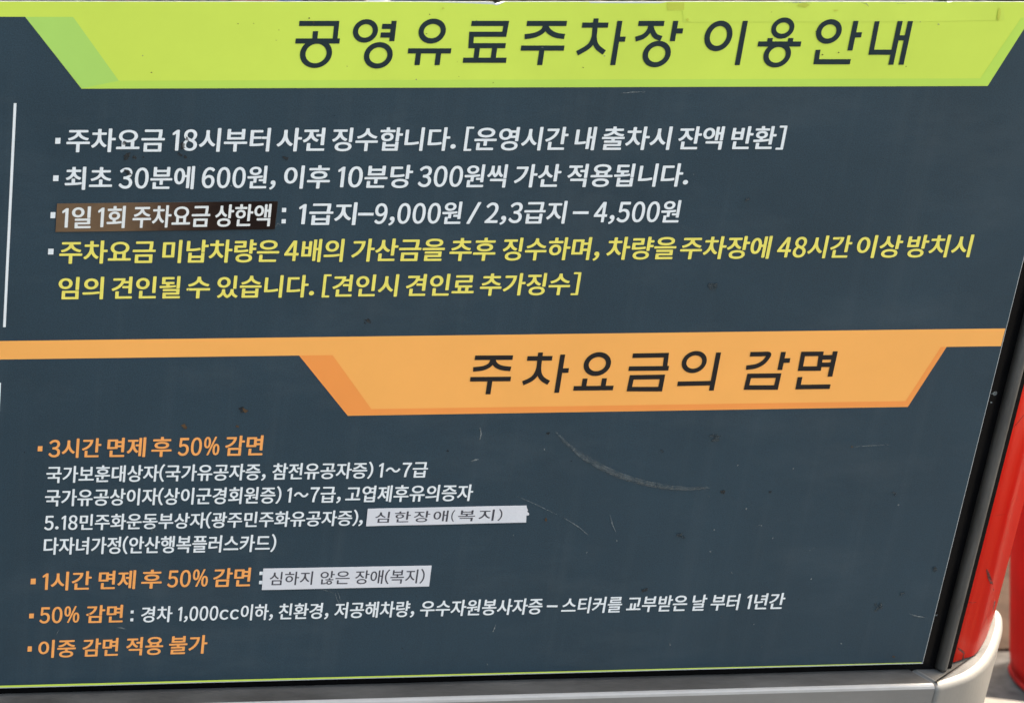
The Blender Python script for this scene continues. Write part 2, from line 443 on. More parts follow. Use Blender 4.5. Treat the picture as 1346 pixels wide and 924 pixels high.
for b in ((1056, 7, 9, 3), (1312, 20, 2.2, 9), (903, 26, 1.6, 2), (1098, 14, 3, 1.2), (582, 11.5, 1.6, 1.4)): TB.append(b)
tp2 = Flat(); tp2.px([(876, 4), (899, 4), (899, 13.5), (877, 13.8)], -.00085)
tp2.build('tape_scrap', MT['stain'], hbo)
tpz.build('sealing_tape', [MT['tape'], MT['stain'], MT['speck']], hbo)['label'] = 'yellowed clear tape along the top edge'

# --- title lettering drawn stroke by stroke
def strokes(F_, spec, ox, oy, sc, wpx, Y, curve=True):
    for it in spec:
        F_.k += 1; yy = Y - 4e-6 * F_.k
        c = lambda X, Z: at(ox + X / sc, oy + Z / sc)
        if it[0] == 'o':
            _, X, Z, a, b, a2, b2 = it
            C = c(X, Z); sx = (c(X + 50, Z) - c(X - 50, Z)).length / 100; sz = (c(X, Z + 50).z - c(X, Z - 50).z) / -100
            F_.ring((C.x, C.z), (a * sx, b * sz), (a2 * sx, b2 * sz), yy)
        else:
            mode, pts = it
            P = [(c(*p).x, c(*p).z) for p in pts]
            ctr = c(*pts[0]); wd = (at(ox + pts[0][0] / sc, oy + pts[0][1] / sc + 10).z - ctr.z) / -10 * wpx
            if mode == 'c': P = catmull(P, 6)
            # straight uprights stand upright on the sign
            if mode == 'v': 
                xm = (P[0][0] + P[-1][0]) / 2; P = [(xm, p[1]) for p in P]; wd *= 1.06
            F_.stroke(P, wd, yy, closed=(mode == 'p'))
TL = Flat()
strokes(TL, [('l', [(94, 87), (295, 87), (286, 172)]), ('v', [(181, 128), (178, 175)]), ('l', [(74, 181), (311, 181)]), ('o', 184, 248, 86, 78, 56, 52),
             ('o', 449, 127, 67, 63, 39, 36), ('v', [(604, 73), (589, 182)]), ('l', [(538, 103), (600, 103)]), ('l', [(530, 149), (597, 149)]), ('o', 518, 258, 77, 71, 48, 43),
             ('o', 807, 128, 73, 67, 45, 38), ('l', [(677, 234), (908, 234)]), ('v', [(733, 238), (727, 310)]), ('v', [(841, 238), (834, 310)]),
             ('l', [(1017, 87), (1204, 87), (1193, 145), (1018, 145), (1014, 206), (1200, 206)]), ('v', [(1047, 212), (1044, 275)]), ('v', [(1140, 212), (1136, 275)]), ('l', [(972, 284), (1204, 284)])],
        370, 10, 4.0788, 6.8, -.0010)
strokes(TL, [('l', [(172, 87), (386, 87)]), ('c', [(273, 92), (258, 126), (215, 149), (160, 158)]), ('c', [(271, 92), (288, 126), (325, 149), (374, 157)]), ('l', [(140, 219), (372, 219)]), ('v', [(253, 225), (241, 310)]),
             ('v', [(543, 60), (540, 92)]), ('l', [(468, 96), (608, 96)]), ('c', [(539, 98), (531, 160), (505, 208), (441, 247)]), ('c', [(538, 98), (534, 170), (549, 212), (587, 243)]), ('v', [(671, 73), (632, 310)]), ('l', [(655, 171), (700, 171)]),
             ('l', [(770, 87), (908, 87)]), ('c', [(838, 92), (825, 128), (797, 156), (754, 171)]), ('c', [(834, 92), (846, 130), (862, 155), (893, 168)]), ('v', [(970, 73), (952, 182)]), ('l', [(965, 127), (1008, 127)]), ('o', 868, 251, 75, 71, 46, 43)],
        650, 10, 4.0788, 6.8, -.0010)
strokes(TL, [('o', 179, 154, 74, 82, 45, 53), ('v', [(325, 73), (278, 310)]),
             ('o', 524, 112, 61, 57, 36, 30), ('v', [(457, 165), (453, 192)]), ('v', [(567, 165), (563, 192)]), ('l', [(391, 197), (621, 197)]), ('o', 494, 255, 73, 68, 45, 42),
             ('o', 771, 130, 68, 66, 40, 38), ('v', [(916, 73), (884, 232)]), ('l', [(905, 148), (946, 148)]), ('l', [(713, 228), (703, 292), (886, 292)]),
             ('l', [(1030, 75), (998, 241), (1112, 241)]), ('v', [(1151, 74), (1105, 308)]), ('v', [(1208, 74), (1158, 308)]), ('l', [(1132, 164), (1186, 164)])],
        900, 10, 4.0788, 6.8, -.0010)
TL.build('title_lettering', MT['ink'], hbo)

# divider band
db = Flat()
a0, a1 = at(0, 447.3), at(1322, 432.6)
b0, b1 = at(0, 471), at(1317, 456.3)
zA = (a0.z + a1.z) / 2; zB = (b0.z + b1.z) / 2
d_tl, d_bl, d_br, d_tr = at(393, 467), at(457, 546), at(1193, 535), at(1243.5, 458)
zC = (d_bl.z + d_br.z) / 2
db.poly([(xL, zA), (.3124, zA), (.3124, zB), (d_tr.x, zB), (d_br.x, zC), (d_bl.x, zC), (d_tl.x, zB), (xL, zB)], -.0004)
dbo = db.build('divider_band', MT['orange'], K); dbo['label'] = 'orange subtitle band across the middle'
de = Flat()
e1, e2, e3, e4 = at(437, 466.5), at(488, 537.5), at(1190, 527), at(1236, 458)
de.poly([(d_tl.x, zB), (e1.x, zB), (e2.x, e2.z), (d_bl.x, zC + .0002)], -.0006)
de.poly([(e2.x, e2.z), (e3.x, e3.z), (d_br.x, zC + .0002), (d_bl.x, zC + .0002)], -.0006)
de.poly([(e3.x, e3.z), (e4.x, zB), (d_tr.x, zB), (d_br.x, zC + .0002)], -.0006)
de.build('shade_border', MT['orange_edge'], dbo)
T2 = Flat()
strokes(T2, [('l', [(124, 104), (382, 103)]), ('c', [(247, 110), (228, 150), (182, 174), (112, 183)]), ('c', [(245, 110), (264, 150), (305, 172), (368, 180)]), ('l', [(92, 250), (368, 248)]), ('v', [(226, 256), (214, 352)]),
             ('v', [(570, 68), (567, 104)]), ('l', [(480, 109), (650, 107)]), ('c', [(566, 110), (553, 188), (517, 243), (450, 277)]), ('c', [(565, 110), (560, 196), (580, 244), (626, 274)]), ('v', [(722, 82), (680, 342)]), ('l', [(702, 192), (762, 190)]),
             ('o', 957, 147, 92, 81, 58, 48), ('v', [(873, 245), (865, 305)]), ('v', [(1004, 243), (998, 302)]), ('l', [(795, 312), (1065, 309)])],
        600, 450, 5.177, 6.0, -.0010)
strokes(T2, [('l', [(-97, 90), (133, 86), (122, 172)]), ('l', [(-124, 178), (148, 175)]), ('p', [(-103, 237), (106, 234), (90, 317), (-120, 317)]),
             ('o', 322, 133, 84, 75, 53, 45), ('v', [(488, 68), (438, 327)]), ('l', [(208, 281), (440, 276)]),
             ('c', [(702, 80), (770, 79), (828, 80), (815, 110), (785, 140), (738, 162), (675, 171)]), ('v', [(930, 64), (903, 187)]), ('l', [(915, 124), (973, 122)]), ('p', [(696, 227), (896, 225), (878, 306), (677, 306)]),
             ('p', [(1063, 78), (1185, 77), (1170, 177), (1044, 178)]), ('v', [(1281, 60), (1246, 232)]), ('l', [(1180, 102), (1272, 100)]), ('l', [(1172, 152), (1262, 151)]), ('l', [(1042, 235), (1028, 303), (1246, 300)])],
        850, 450, 5.177, 6.0, -.0010)
T2.build('title_lettering', MT['ink2'], dbo)

# rules
for (xa, ya, xb, yb, wp) in ((20.3, 136, 5.2, 430, 3.4), (-.2, 503, -12, 742, 3.2)):
    r = Flat(); A, B = at(xa, ya), at(xb, yb); xm = (A.x + B.x) / 2; h = wp * .00047 / 2
    r.poly([(xm - h, B.z), (xm + h, B.z), (xm + h, A.z), (xm - h, A.z)], -.0005)
    r.build('rule_line', MT['white'], K)
r = Flat()
r.poly([(xL, .5118), (.3120, .5118), (.3120, .5122), (.10, .5126), (-.30, .5131), (xL, .5133)], -.0005)
r.build('border_line', MT['lime'], K)['label'] = 'thin lime green line along the bottom edge'

# --- text lines:  words (text, left px, right px[, material index]); hangul top/bottom rows at two columns; bullet box
def text_line(words, rows, colour, bullet=None, bcol='white', off=(.024, .014), extra=None, label=None, sp=0.0):
    (xa, ta, ba), (xb, tb, bb) = rows
    vt, vb = line_fn(xa, ta, xb, tb), line_fn(xa, ba, xb, bb)
    L = Flat()
    for wd in words:
        txt, l, r_ = wd[:3]; mi = wd[3] if len(wd) > 3 else 0
        o = wd[4] if len(wd) > 4 else off
        if txt == '-':                         # long dash
            zc = lambda u: vb(u) + (vt(u) - vb(u)) * .48
            A = at(l, (ta + ba) / 2); Bx = at(r_, (ta + ba) / 2)
            yc = ta + (tb - ta) * ((l + r_) / 2 - xa) / (xb - xa); hh = (ba - ta)
            ym = yc + hh * .53; t = hh * .058
            L.px([(l, ym - t), (r_, ym - t), (r_ - .4, ym + t), (l - .4, ym + t)], -.0010, mi)
        elif txt == ':':
            yc = ta + (tb - ta) * ((l + r_) / 2 - xa) / (xb - xa); hh = ba - ta; s = min(r_ - l, hh * .18)
            for fy in (.24, .72):
                L.px([(l + .5 - fy, yc + hh * fy), (l + .5 - fy + s, yc + hh * fy), (l + .2 - fy + s, yc + hh * fy + s), (l + .2 - fy, yc + hh * fy + s)], -.0010, mi)
        else:
            set_word(L, txt, l, r_, vt, vb, -.0010, mi, o, sp)
    o = L.build('text_line', [MT[c] for c in colour], K)
    if label: o['label'] = label
    if bullet:
        b = Flat(); x0, y0, x1, y1 = bullet
        A, B = at(x0 + .4, y1), at(x1 - .2, y0); b.poly([(A.x, A.z), (B.x, A.z), (B.x, B.z), (A.x, B.z)], -.0010)
        b.build('bullet', MT[bcol], o)
    return o

text_line([('주차요금', 87, 216.6), ('18시부터', 226.7, 356.3), ('사전', 363.1, 427.9), ('징수합니다.', 436.2, 598.6), ('[운영시간', 608.7, 747),
           ('내', 754.6, 784.9), ('출차시', 790.7, 884.2), ('잔액', 891, 952.9), ('반환]', 960.5, 1034.7)],
          ((200, 168.4, 200.3), (880, 166, 197.6)), ['white'], (71.9, 181.5, 79.7, 189.3))
text_line([('최초', 84.8, 147.1), ('30분에', 155.5, 256.5), ('600원,', 265.1, 361.9), ('이후', 373.2, 433.4), ('10분당', 444.3, 542.8), ('300원씩', 548.6, 667.8),
           ('가산', 674.9, 737.7), ('적용됩니다.', 745.3, 903.9)],
          ((200, 218.3, 249.5), (850, 214.6, 246)), ['white'], (69.1, 230.7, 77.2, 238.3))
text_line([(':', 370.2, 377.8), ('1급지', 393, 470), ('-', 470.5, 491), ('9,000원', 491.5, 607.7), ('/', 612.3, 632.5), ('2,3급지', 636.3, 746), ('-', 752.8, 773.5), ('4,500원', 779.9, 895.5)],
          ((450, 265.6, 296.3), (850, 262.9, 293.7)), ['white'], (65.6, 279, 73.1, 287))
text_line([('주차요금', 77.7, 204.5), ('미납차량은', 212.8, 366.9), ('4배의', 373.2, 453.1), ('가산금을', 461.2, 584.5), ('추후', 590.3, 651.4), ('징수하며,', 660.3, 787.4),
           ('차량을', 796.5, 888.7), ('주차장에', 893.3, 1015.5), ('48시간', 1020.7, 1120), ('이상', 1125.8, 1186.9), ('방치시', 1191.5, 1280.4)],
          ((140, 315.6, 346.7), (1250, 308, 338.6)), ['yellow'], (62.5, 327, 70.6, 334.6), label='upper line of yellow lettering about unpaid vehicles')
text_line([('임의', 76.9, 137), ('견인될', 146.4, 237.3), ('수', 244.9, 276), ('있습니다.', 284.8, 412.5), ('[견인시', 422.3, 524.8), ('견인료', 533.1, 622.3), ('추가징수]', 630.3, 764)],
          ((110, 363.4, 393.8), (700, 358.4, 388.4)), ['yellow'], label='lower line of yellow lettering in square brackets at its end')
text_line([('3시간', 63.3, 133.1), ('면제', 140.6, 192.4), ('후', 198.7, 225.3), ('50%', 233.3, 288.1), ('감면', 295.7, 346.5)],
          ((90, 575.7, 601.7), (325, 571.6, 599)), ['orange_t'], (48.9, 586, 56, 592.8), 'orange_t', label='orange lettering that opens the lower half', off=(.023, .014))
SM = (.0235, .0125)
text_line([('국가보훈대상자(국가유공자증,', 60.8, 348.8), ('참전유공자증)', 357.8, 490.4), ('1~7급', 498, 562.4)],
          ((90, 611.6, 634.4), (540, 605.9, 627.9)), ['white'], off=SM)
text_line([('국가유공상이자(상이군경회원증)', 59, 369.7), ('1~7급,', 377.5, 447.5), ('고엽제후유의증자', 453.3, 621.7)],
          ((90, 642.1, 665), (600, 636, 658.4)), ['white'], off=SM)
text_line([('5.18민주화운동부상자(광주민주화유공자증),', 57.8, 476.5)],
          ((90, 675.3, 697), (440, 670, 691)), ['white'], off=SM)
text_line([('다자녀가정(안산행복플러스카드)', 57, 362.9)],
          ((80, 705.4, 728.6), (340, 701.8, 725)), ['white'], off=SM)
text_line([('1시간', 56, 120.4), ('면제', 129.3, 179), ('후', 185.3, 212.4), ('50%', 219.4, 273), ('감면', 280, 330.1), (':', 340.7, 345.2, 1)],
          ((90, 750.2, 775.4), (310, 745.3, 770.9)), ['orange_t', 'white'], (39.6, 759.8, 47.2, 767.3), 'orange_t', label='orange lettering beside the lower paper label', off=(.023, .014))
o50 = text_line([('50%', 51.5, 104), ('감면', 112.9, 161.9)], ((70, 795.3, 819.6), (140, 794, 818.2)), ['orange_t'], (37.6, 805.7, 44.7, 812), 'orange_t', label='short orange lettering that opens the longest small line', off=(.023, .014))
text_line([(':', 171.5, 176.5), ('경차', 185.3, 226.5), ('1,000cc이하,', 234.1, 358.4), ('친환경,', 366, 431.4), ('저공해차량,', 439, 544.1), ('우수자원봉사자증', 551.7, 713), ('-', 718.7, 732.8),
           ('스티커를', 737, 817.5), ('교부받은', 822.3, 903), ('날', 909.4, 929.5), ('부터', 933.5, 973.6), ('1년간', 982, 1032)],
          ((205, 795.8, 817.4), (1010, 778.6, 800.5)), ['white'], off=SM)
text_line([('이중', 50.2, 99.5), ('감면', 108.3, 155.8), ('적용', 165.6, 214.4), ('불가', 222, 272.5)],
          ((70, 839.8, 864), (250, 834, 859)), ['orange_t'], (35.6, 848.7, 42.1, 855.7), 'orange_t', label='last line of orange lettering at the bottom', off=(.023, .014))

# --- wear: scratches, scuffs, dirt
D = Flat(); YD = -.0018
arc = [(730, 567), (745, 583), (765, 600), (790, 614), (815, 625), (845, 634), (875, 640), (905, 642), (930, 640)]
def see_through(M, lo, hi, sc):
    n = M.node_tree.nodes; l = M.node_tree.links; b = n['Principled BSDF']
    tc = n.new('ShaderNodeTexCoord'); t = n.new('ShaderNodeTexNoise'); t.inputs['Scale'].default_value = sc; t.inputs['Detail'].default_value = 5
    l.new(tc.outputs['Object'], t.inputs['Vector']); r = n.new('ShaderNodeMapRange'); r.inputs['From Min'].default_value = .3; r.inputs['From Max'].default_value = .7
    r.inputs['To Min'].default_value = lo; r.inputs['To Max'].default_value = hi; l.new(t.outputs['Fac'], r.inputs['Value']); l.new(r.outputs[0], b.inputs['Alpha'])
see_through(MT['dust'], .1, .75, 380); see_through(MT['speck'], .25, .9, 600); see_through(MT['smudge'], .2, .9, 500); see_through(MT['soot'], .35, 1.0, 700)
AR = Flat()
AR.scratch(arc, 7.5, YD, 1)
AR.scratch([(x + 1, y + 1) for x, y in arc[2:]], 4.0, YD - .0001, 1)
AR.scratch([(x + 4, y - 2.4) for x, y in arc[1:]], 1.0, YD - .0001, 1)
AR.scratch([(x - 1, y + 1.8) for x, y in arc[2:-1]], .8, YD - .0001, 1)
AR.build('scuff_mark', [MT['speck'], MT['dust']], K)['label'] = 'pale curved scuff on the lower right of the face'
for b in TB: D.blob(*b, YD, 5)
W = [([(1028, 4.2), (1048, 3.8), (1066, 4.4)], 1.5), ([(1131, 4), (1138, 5.5), (1141, 9)], 1.6), ([(1178, 5.4), (1190, 5)], 1.4), ([(815, 123), (830, 121.5), (848, 121)], 1.6), ([(678, 651), (705, 663), (736, 678)], .9), ([(741, 680), (760, 692), (773, 703)], 1.4), ([(801, 676), (804, 688), (809, 699)], 1.6),
     ([(1119, 587), (1140, 585.5), (1170, 584)], .7), ([(1195, 806), (1203, 808.5), (1216, 811)], 2.0), ([(630, 560), (632, 570), (630, 578)], 2.2), ([(618, 606), (624, 604), (629, 603)], 3),
     ([(440, 778), (442, 786), (446, 793)], 1.2), ([(443, 776), (446, 784), (447, 792)], .9), ([(410, 770), (430, 776), (440, 779)], .6), ([(651, 820), (649, 826), (647, 830)], 2.2), ([(154, 824), (160, 824.5), (165, 826)], 1.8),
     ([(77, 827), (75, 831), (73, 834)], 1.4), ([(1063, 723), (1070, 719)], 1.5), ([(992, 691), (1000, 689)], 1.4), ([(556, 694), (555, 699)], 1.6), ([(674, 701), (675, 706)], 2.0), ([(1146, 582), (1166, 583)], .7),
     ([(120, 610), (125, 613)], 1.6), ([(122, 634), (130, 635)], 1.4), ([(198, 700), (202, 690), (205, 697)], 1.6), ([(436, 299), (440, 296)], 1.2),
     ([(361, 299), (365, 293), (369, 297)], 1.3)]
for pts, wp in W: D.scratch(pts, wp * .8, YD, 0)
DK = [(166, 206, 6, 4), (177, 207, 2.5, 2), (188, 206.5, 2, 1.4), (240, 193, 3.5, 5), (246, 183, 1.5, 5), (236, 203, 3, 2), (243, 205.5, 2.4, 2), (163, 187, 2.2, 2.6), (168, 227, 5, 2.6), (375, 207.5, 3.2, 2.4),
      (483, 421, 5, 1.8), (479, 424, 1.5, 1.2), (319, 538, 4.5, 3.5), (1229, 746, 2, 2), (950, 646, 3, 2.5), (1012, 646, 1.5, 1.5), (848, 775, 4, 2.5), (720, 569, 2, 1.6), (588, 592, 2, 1.6)]
for b in ((1313, 519, 3.5, 2.4), (1309, 531, 1.4, 1.2), (1296, 668, 1.3, 1), (1249, 737, 1.8, 1.2), (1243, 761, 5, .5), (1236, 811, 2, .7)): D.blob(*b, .0110, 0, rot=-.3)
for b in DK: D.blob(*b, YD, 1, rot=random.uniform(-.6, .6), n=11, jit=.55)
for b in ((321, 539, 3.6, 2.4), (242, 560, 3.4, 3), (312, 560, 2, 1.6), (1174, 862, 1.8, 1.4), (717, 683, 2, 3), (1119, 587, 1.4, 1.2)): D.blob(*b, YD - .00005, 4, n=9, jit=.5)
for b in ((938, 575, 10, 6), (1154, 797, 6, 8), (894, 703, 7, 5), (937, 375, 9, 8), (1228, 747, 5, 4), (870, 592, 4, 2.5), (1185, 780, 4, 3), (982, 262, 5, 3), (1175, 648, 4, 3)):
    for k in range(7): D.blob(b[0] + random.uniform(-.6, .6) * b[2], b[1] + random.uniform(-.6, .6) * b[3], b[2] * .35, b[3] * .3, YD - .00002 * (k + 1), 2, rot=random.uniform(-1, 1), jit=.5)
for b in ((969, 611), (1042, 615), (1012, 646), (980, 668), (1000, 690), (1015, 707), (933, 724), (961, 752), (938, 696), (770, 726), (810, 710), (1180, 663), (715, 590), (1065, 760), (1105, 845), (990, 820), (880, 846), (640, 872)):
    D.blob(*b, random.uniform(.9, 1.7), random.uniform(.7, 1.1), YD, 0, rot=random.uniform(0, 3), n=8, jit=.5)
D.scratch([(74, 267.3), (220, 265.8), (365, 264.3)], 1.0, YD, 3)
D.scratch([(365, 264.4), (363, 282), (360.8, 301)], 1.0, YD, 3)
for k in range(80):                            # fine freckles of dust and dirt
    x, y = random.uniform(10, 1200), random.uniform(122, 865)
    if 430 < y < 550 and random.random() < .8: continue
    s = random.choice((.4, .4, .5, .6, .8)); D.blob(x, y, s * random.uniform(.8, 1.8), s, YD, random.choice((0, 0, 3, 1, 1)), rot=random.uniform(0, 3), n=6, jit=.4)
for k in range(26):
    x, y = random.uniform(150, 1280), random.uniform(12, 110); s = random.uniform(.4, 1.0)
    D.blob(x, y, s * 1.3, s, YD, random.choice((4, 1, 0)), n=6)
D.build('dirt_marks', [MT['speck'], MT['soot'], MT['smudge'], MT['dust'], MT['rustdot'], MT['stain']], K)['kind'] = 'stuff'

# --- black surround, gasket, red posts, silver base
bm = bmesh.new(); box_bm(bm, XL + .02, .3375, .0032, .012, .500, .932); bm_obj('black_surround', bm, MT['black'], K)
bm = bmesh.new(); box_bm(bm, XL + .05, .330, .0122, .098, .500, .925); bm_obj('back_casing', bm, MT['steel'], K)
def gasket(x0, x1):
    bm = bmesh.new(); prof = [(x0, .0031), (x0, -.0006), (x0 + .0009, -.0018), (x0 + .0022, -.0022), (x1 - .0022, -.0022), (x1 - .0009, -.0018), (x1, -.0006), (x1, .0031)]
    R = []
    for z, sx in ((ZT + .0005, .25), (ZT + .002, 0), (.70, 0), (.934, 0)):
        cx = (x0 + x1) / 2
        R.append([bm.verts.new((cx + (x - cx) * (1 - sx), y, z)) for x, y in prof])
    n = len(prof)
    for a, b in zip(R, R[1:]):
        for i in range(n):
            f = bm.faces.new((a[i], a[(i + 1) % n], b[(i + 1) % n], b[i])); f.smooth = True
    bm.faces.new(R[-1]); bm.faces.new(R[0][::-1]); bmesh.ops.recalc_face_normals(bm, faces=bm.faces)
    return bm_obj('gasket_strip', bm, MT['rubber'], K)
MX = 2 * -.3685                                  # mirror: the stand is symmetric about its own middle
gasket(.3252, .3303); gasket(MX - .3303, MX - .3252)
def pl(x, y): q = onz(x, y, ZT); return (q.x, q.y)
post = catmull([(.3362, .0150), (.3366, .0085), pl(1253, 872), pl(1267, 867), pl(1282, 861), pl(1295, 841), pl(1302, 822), pl(1307, 806), (.4410, .0850), (.4370, .0930), (.4230, .0980)], 5) + [(.3362, .0985)]
postL = [(MX - x, y) for x, y in post]
rp = extrude_plan('red_post', post, ZT + .0012, .929, MT['red'], K, .006)
extrude_plan('red_post', postL, ZT + .0012, .929, MT['red'], K, .006)
# scuffs on the red paint
def scuff(pts, wpx, name='paint_scuff'):
    bm = bmesh.new(); n = len(pts); rows = []
    for i, (x, y) in enumerate(pts):
        t = i / (n - 1); h = wpx / 2 * math.sin(math.pi * (.1 + .8 * t)); pr = []
        for s in (-1, 1):
            d = ray(x + s * h, y); best = None
            for (ax, ay), (bx, by) in zip(post, post[1:]):     # where the ray meets the post's side
                ex, ey = bx - ax, by - ay; det = d.x * -ey + d.y * ex
                if abs(det) < 1e-9: continue
                rx, ry = ax - CAM.x, ay - CAM.y
                tt = (rx * -ey + ry * ex) / det; uu = (d.x * ry - d.y * rx) / det
                if -.001 <= uu <= 1.001 and tt > 0 and (best is None or tt < best): best = tt
            if best is None: break
            pr.append(bm.verts.new(CAM + d * (best - .0006)))
        if len(pr) == 2: rows.append(pr)
    for a, b in zip(rows, rows[1:]): bm.faces.new((a[0], a[1], b[1], b[0]))
    return bm
for pts, wp in (([(1297, 748), (1300, 757), (1303, 766), (1306, 775)], 4.5), ([(1306, 775), (1308, 790), (1305, 803)], 1.8), ([(1273, 791), (1278, 792), (1284, 791)], 2.6), ([(1259, 851), (1264, 855), (1268, 859)], 4.5),
                ([(1267, 857), (1266, 865), (1264, 871)], 1.8), ([(1281, 862), (1284, 860)], 4), ([(1304, 678), (1318, 676), (1330, 675)], 1.2), ([(1332, 562), (1340, 553), (1346, 545)], 1.0), ([(1254, 870), (1262, 868), (1268, 867)], 2.5)):
    b2 = scuff(pts, wp)
    if len(b2.faces): bm_obj('paint_scuff', b2, MT['soot'], rp)
# base: long rail plus rounded corner feet
XS = .3080
bm = bmesh.new()
y0 = pl(900, 909)[1]
railprof = [(y0, 0), (y0, ZT - .0028), (y0 + .0005, ZT - .0013), (y0 + .0013, ZT - .0004), (y0 + .0028, ZT), (.112, ZT), (.112, 0)]
R = [[bm.verts.new((x, y, z)) for y, z in railprof] for x in (MX - XS + .0005, XS - .0005)]
for i in range(len(railprof)):
    j = (i + 1) % len(railprof); f = bm.faces.new((R[0][i], R[0][j], R[1][j], R[1][i])); f.material_index = 1 if i == 4 else (2 if i in (1, 2, 3) else 0)  # rounded front edge takes a lighter colour, a painted-in highlight line
bm.faces.new(R[0][::-1]); bm.faces.new(R[1]); bmesh.ops.recalc_face_normals(bm, faces=bm.faces)
bm_obj('base_rail', bm, [MT['steel'], mat('grimy_shaded_ledge', (.040, .038, .036), .7, noise=.4, scale=40, bump=.3, bscale=500, col2=(.085, .082, .078), spec=.2, stretch=(.4, 1, 1)), mat('edge_highlight', (.31, .30, .29), .35, noise=.15, scale=30, stretch=(.5, 1, 1))], K)  # ledge top: grime, with the panel's shade and dark reflection painted in
foot = [(XS + .0008, .112), (XS + .0008, y0 + .0002)] + catmull([(.3120, y0 + .0003), pl(1258, 894), pl(1280, 885), pl(1298, 871), pl(1310, 853), pl(1317, 834), pl(1320, 817), pl(1317.5, 803), (.4500, .0890), (.4470, .1000), (.4380, .1080), (.4230, .112)], 5)
MT['cream'] = mat('worn_silver_paint', (.165, .157, .144), .45, bump=.12, bscale=300)
MT['foot_top'] = mat('shaded_foot_top', (.095, .091, .085), .6, noise=.35, scale=45, bump=.2, bscale=400, spec=.15)  # darker than the foot's sides: shade beside the gasket painted into the colour
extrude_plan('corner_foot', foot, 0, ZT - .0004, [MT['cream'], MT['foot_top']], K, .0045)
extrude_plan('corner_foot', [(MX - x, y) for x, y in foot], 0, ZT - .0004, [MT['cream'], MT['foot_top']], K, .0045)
# dirty seam and rust where the foot meets the rail
rb = Flat()
MT['rust2'] = mat('rust_stain', (.15, .095, .055), .85, noise=.5, scale=250)
bm = bmesh.new(); box_bm(bm, XS - .0006, XS + .0010, -.0160, .02, .30, ZT - .0012); bm_obj('seam_filler', bm, MT['rust2'], K)

# ================================================================== LABELS STUCK ON THE FACE
def sticker(name, label, corners, M, words, rows, inkm, off, grp, sp=0.0, tear=None, thick=.00022, Y=-.00033):
    cx = sum(c[0] for c in corners) / 4; cy = sum(c[1] for c in corners) / 4; c0 = at(cx, cy)
    t = thing(name, label, 'sticker', (c0.x, Y, c0.z), grp)
    P = [at(*c) for c in corners]
    # slightly uneven hand-cut edges
    out = []
    for i in range(4):
        a, b = P[i], P[(i + 1) % 4]
        for k in range(8):
            q = a.lerp(b, k / 8); out.append(Vector((q.x + random.uniform(-1, 1) * .00006, 0, q.z + random.uniform(-1, 1) * .00008)))
        if tear and i == 1: pass
    if tear: out = [o for o in out]
    pts = [(o.x, o.z) for o in out]
    if tear:
        k = 8 + 2
        ins = [(at(*q).x, at(*q).z) for q in tear]; pts = pts[:9] + ins + pts[15:]
    a = sum(pts[i][0] * pts[(i + 1) % len(pts)][1] - pts[(i + 1) % len(pts)][0] * pts[i][1] for i in range(len(pts)))
    if a < 0: pts = pts[::-1]
    bm = bmesh.new(); fr = [bm.verts.new((x - c0.x, -thick, z - c0.z)) for x, z in pts]; bk = [bm.verts.new((x - c0.x, 0, z - c0.z)) for x, z in pts]
    bm.faces.new(fr); bm.faces.new(bk[::-1])
    for i in range(len(pts)):
        j = (i + 1) % len(pts); bm.faces.new((fr[j], fr[i], bk[i], bk[j]))
    o = bm_obj('paper', bm, M); o.parent = t
    if name == 'overlay_strip': o.name = 'film_strip'
    (xa, ta, ba), (xb, tb, bb) = rows; L = Flat()
    for txt, l, r_ in words: set_word(L, txt, l, r_, line_fn(xa, ta, xb, tb), line_fn(xa, ba, xb, bb), (Y - thick - .00002) / .28, 0, off, sp)
    L.build('lettering', inkm, t)
    return t
sticker('paper_label', 'upper white paper label with torn right end and widely spaced grey lettering', [(483, 668.1), (691.4, 663.8), (691.0, 686), (480.7, 690.9)], MT['paper'],
        [('심한장애', 492.6, 589.5), ('(', 592.5, 598), ('복지', 601.5, 650), (')', 653, 659.8)], ((500, 671.8, 686.6), (650, 668.6, 683.8)), MT['paper_ink'], (.010, .004), 'paper correction labels stuck on the notice', sp=.10,
        tear=[(692, 667), (693.5, 670.5), (692, 671.5), (694.8, 674), (694.6, 676.5), (691.3, 677)])
sticker('paper_label', 'white paper label with clean edges and narrow grey lettering, beside the orange text line', [(345.6, 746.6), (566.8, 742.6), (563.5, 769.9), (343.8, 774.7)], MT['paper'],
        [('심하지', 353.9, 411.5), ('않은', 420.8, 459.2), ('장애(복지)', 466.3, 557.7)], ((360, 750.6, 768.6), (545, 747.2, 766)), MT['paper_ink'], (.010, .004), 'paper correction labels stuck on the notice')
sticker('overlay_strip', 'dark film strip faded to brown on its left with white lettering, above the yellow text', [(74.7, 267.6), (364.9, 264.6), (360.6, 301.2), (72.6, 305)], MT['brown'],
        [('1일', 81.5, 119.4), ('1회', 128.7, 165.3), ('주차요금', 173.7, 276), ('상한액', 282.3, 356.8)], ((100, 271, 300.8), (330, 267.8, 298)), mat('white_ink', (.72, .72, .70), .5, noise=.05, scale=200), (.024, .014), None)

